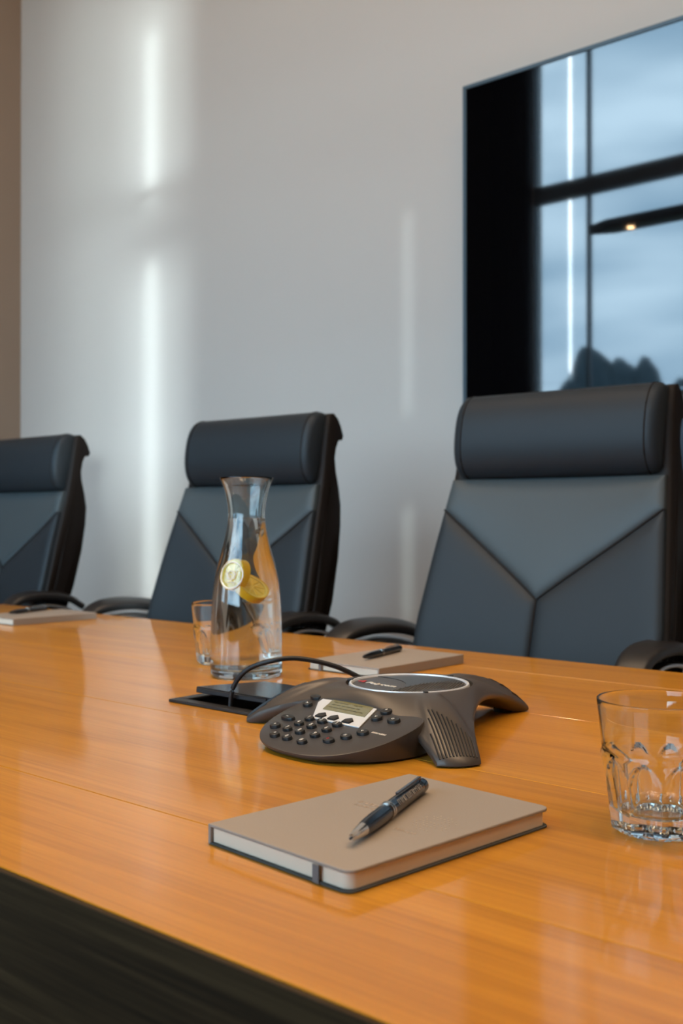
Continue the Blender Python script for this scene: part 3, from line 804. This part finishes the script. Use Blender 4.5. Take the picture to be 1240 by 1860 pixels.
def make_chair(label):
    c = empty('office_chair', (0, 0, 0), 0, label, 'chair', 'high-backed leather conference chairs')
    panel('upper_back_panel', -1, 1, zV, lambda u: ZTOP, c)
    panel('lower_back_panel', -1, 0, lambda u: ZBOT, zV, c); panel('lower_back_panel', 0, 1, lambda u: ZBOT, zV, c)
    bm = B()
    tube(bm, [(u*hw(zV(u)), yf(zV(u))+curve_in(u, 0)+.0005, zV(u)) for u in [-1+k/20 for k in range(41)]], .0019, 6)
    link('seam_piping', bm, M_leather2, c); bm = B()
    tube(bm, [(0, yf(z)+.0005, z) for z in [ZBOT+(VZ1-ZBOT)*k/16 for k in range(17)]], .0019, 6)
    link('seam_piping', bm, M_leather2, c)
    # outer shell: closed side profile lofted over the width
    prof = []
    for k in range(15): z = .44+(1.20-.44)*k/14; prof.append((yf(z)+.012, z))
    prof += [(.370, 1.208), (.388, 1.197), (.401, 1.180), (.412, 1.158), (.407, 1.148), (.391, 1.148), (.379, 1.128), (.373, 1.105), (.377, 1.075), (.388, 1.040), (.393, 1.00), (.387, .95), (.371, .88), (.338, .78), (.298, .68), (.256, .58), (.213, .50), (.175, .45)]
    rings = []
    for u in [-1, -.985, -.94, -.8, -.5, 0, .5, .8, .94, .985, 1]:
        rg = []
        m_ = len(prof)
        for (y, z) in prof:
            w_ = hw(z)+.008; yy = y+curve_in(u, z)*.9
            ctr = yf(z)+.045; f = 1 if abs(u) < .95 else (.93 if abs(u) < .99 else .80)
            rg.append((u*w_, ctr+(yy-ctr)*f, z))
        rings.append(rg)
    link('back_shell', loft(B(), rings), M_leather2, c, auto=50)
    # stitched seam lines running down both sides of the shell
    for s in (-1, 1):
        link('side_piping', tube(B(), [(s*(hw(z)+.0075), yf(z)+.030, z) for z in [.50+(1.04-.50)*k/20 for k in range(21)]], .0016, 6), M_leather2, c)
    # headrest roll
    rings = []; zc, yc = 1.128, .337; az, ay = .0835, .050
    tilt = R(-9)
    for k in range(41):
        u = -1+2*k/40; 
        e_ = max(0, (abs(u)-.90)/.10); f = math.sqrt(max(0.0, 1-e_**2.6))*.22+.78 if e_ < 1 else .78
        rg = []
        for q in range(40):
            a = 2*math.pi*q/40; cy_, cz_ = math.cos(a), math.sin(a)
            yy = math.copysign(abs(cy_)**.92, cy_)*ay*f; zz = math.copysign(abs(cz_)**.84, cz_)*az*(f*.5+.5)
            rg.append((u*.208, yc+yy*math.cos(tilt)-zz*math.sin(tilt), zc+yy*math.sin(tilt)+zz*math.cos(tilt)))
        rings.append(rg)
    hr = link('headrest', loft(B(), rings), M_leather, c, auto=70)
    for s in (-1, 1):
        pts = []
        for q in range(33):
            a = 2*math.pi*q/32; cy_, cz_ = math.cos(a), math.sin(a)
            yy = math.copysign(abs(cy_)**.92, cy_)*ay*1.002; zz = math.copysign(abs(cz_)**.84, cz_)*az*1.002
            pts.append((s*.187, yc+yy*math.cos(tilt)-zz*math.sin(tilt), zc+yy*math.sin(tilt)+zz*math.cos(tilt)))
        link('piping', tube(B(), pts, .0015, 6), M_leather2, hr)
    # arms: padded loop over a metal core
    for s in (-1, 1):
        xb, xf = (-.300, -.372) if s < 0 else (.262, .232)      # the arm pads sit slightly turned to the left of the back
        def ax(y): t = min(1, max(0, (.335-y)/.2)); return xb+(xf-xb)*t
        path = [(.338, .720), (.300, .742), (.250, .753), (.195, .754), (.150, .744), (.118, .718), (.102, .680), (.098, .620), (.102, .550), (.118, .475)]
        pth = smoothpts([(ax(y), y, z) for y, z in path], 7)
        UP = Vector((0, -.8, 1)).normalized()
        ar = link('armrest', tube(B(), pth, lambda t: 1.0-.25*abs(2*t-.8), 16, flat=(.030, .0115), up=UP), M_blackpl, c, auto=60)
        core = smoothpts([(ax(y), y, z) for y, z in [(.335, .690), (.290, .716), (.235, .727), (.190, .722), (.155, .700), (.138, .660), (.132, .600), (.135, .53)]], 6)
        link('metal_core', tube(B(), core, 1, 12, flat=(.018, .0045), up=Vector((0, -.8, 1)).normalized()), M_alu, ar, auto=60)
    # seat, mechanism, column, star base
    bm = B(); rings = []
    for k, (z, f) in enumerate([(.385, .90), (.395, .97), (.42, 1.0), (.455, 1.0), (.475, .965), (.482, .88), (.486, .5)]):
        rings.append([(x*f, -.03+(y+.03)*f, z-(.012 if y < -.2 else 0)) for x, y in rounded(-.255, .255, -.28, .225, .07, (1, 1, 1, 1))])
    link('seat', loft(bm, rings), M_leather, c)
    link('seat_mechanism', bx(-.11, .11, -.12, .14, .325, .384), M_blackpl, c, bev=.01)
    link('gas_column', lathe([(0, .10), (.028, .10), (.028, .22), (.019, .225), (.019, .325), (0, .325)], 24), M_alu, c)
    link('hub', lathe([(0, .075), (.045, .075), (.045, .12), (.032, .13), (0, .13)], 24), M_alu, c)
    for k in range(5):
        a = R(90+72*k); d = Vector((math.cos(a), math.sin(a), 0))
        lg = link('leg', tube(B(), [d*.03+Vector((0, 0, .105)), d*.15+Vector((0, 0, .10)), d*.30+Vector((0, 0, .075))], lambda t: 1-.4*t, 10, flat=(.026, .014)), M_alu, c)
        M = Matrix.Translation(d*.30+Vector((0, 0, .029))) @ Matrix.Rotation(a, 4, 'Z') @ Matrix.Rotation(R(90), 4, 'X') @ Matrix.Translation((0, 0, -.022))
        link('caster', lathe([(0, 0), (.024, 0), (.028, .004), (.028, .016), (.012, .018), (.012, .026), (.028, .028), (.028, .040), (.024, .044), (0, .044)], 20, M), M_blackpl, lg)
    return c
ch1 = make_chair('black leather high-backed chair at the right, in front of the television')
ch1.location = (-1.000, 1.437, 0); ch1.rotation_euler = (0, 0, R(3))
ch2 = copy_tree(ch1); ch2['label'] = 'black leather high-backed chair behind the carafe, middle of the three chairs'
ch2.location = (-1.826, 1.437, 0); ch2.rotation_euler = (0, 0, R(2))
ch3 = copy_tree(ch1); ch3['label'] = 'black leather high-backed chair farthest left, cut off by the frame'
ch3.location = (-2.815, 1.437, 0); ch3.rotation_euler = (0, 0, 0)

# ------------------------------------------------------------------ television and soundbar
TVX0, TVX1, TVZ0, TVZ1, TVY = -1.676, -.100, 1.268, 2.152, 2.40
tv = empty('television', ((TVX0+TVX1)/2, TVY+.04, (TVZ0+TVZ1)/2), 0, 'large dark wall-mounted television screen reflecting the windows', 'television')
a, b_x, h2 = (TVX0-TVX1)/2, (TVX1-TVX0)/2, (TVZ1-TVZ0)/2
link('housing', bx(a+.004, b_x-.004, -.032, .012, -h2+.004, h2-.004), M_blackpl, tv, bev=.003)
bw = .011
for q in ((a, b_x, h2-bw, h2), (a, b_x, -h2, -h2+bw), (a, a+bw, -h2+bw, h2-bw), (b_x-bw, b_x, -h2+bw, h2-bw)):
    link('bezel', bx(q[0], q[1], -.040, -.0325, q[2], q[3]), M_bezel, tv, bev=.0012)
link('screen', bx(a+bw, b_x-bw, -.0375, -.0325, -h2+bw, h2-bw), M_screen, tv, smooth=False)
link('wall_bracket', bx(-.25, .25, .012, .0295, -.2, .2), M_blackpl, tv)
sb = empty('soundbar', (-.82, 2.43, 1.145), 0, 'dark blue-black soundbar on the wall under the television', 'soundbar')
link('housing', bx(-.55, .55, -.05, .039, -.083, .083), M_blackpl, sb, bev=.006)
link('front_grille', bx(-.54, .54, -.054, -.0505, -.066, .062), mat('navy_grille', (0.012, 0.022, 0.035), .35), sb, bev=.002)

# ------------------------------------------------------------------ pendant lamp over the table (mirrored in the screen)
PX0, PX1, PY, PZ = -2.16, .70, .80, 2.165
pd = empty('pendant_lamp', ((PX0+PX1)/2, PY, PZ), 0, 'long dark pendant lamp with warm spots above the table', 'pendant lamp')
pcx = (PX0+PX1)/2
bm = prism([(PX0-pcx, 0), (PX0-pcx+.10, -.045), (PX1-pcx-.10, -.045), (PX1-pcx, 0), (PX1-pcx-.10, .045), (PX0-pcx+.10, .045)], -.018, .022)
link('lamp_body', bm, M_lampb, pd, bev=.002)
for x in (-.9, .9): link('suspension_rod', lathe([(0, .022), (.004, .022), (.004, ZC-PZ), (0, ZC-PZ)], 8, Matrix.Translation((x, 0, 0))), M_blackpl, pd)
for k in range(9):
    x = -1.97+.325*k
    link('lamp_lens', lathe([(0, -.0195), (.014, -.0195), (.014, -.0182), (0, -.0182)], 20, Matrix.Translation((x-pcx, 0, 0))), M_bulb, pd)
    l = bpy.data.lights.new('warm_spot', 'SPOT'); l.energy = SPOT_W; l.color = SPOT_COL; l.spot_size = R(115); l.spot_blend = .9; l.shadow_soft_size = .022
    lo = bpy.data.objects.new('warm_spot', l); COL.objects.link(lo); lo.location = (x, PY, PZ-.035)
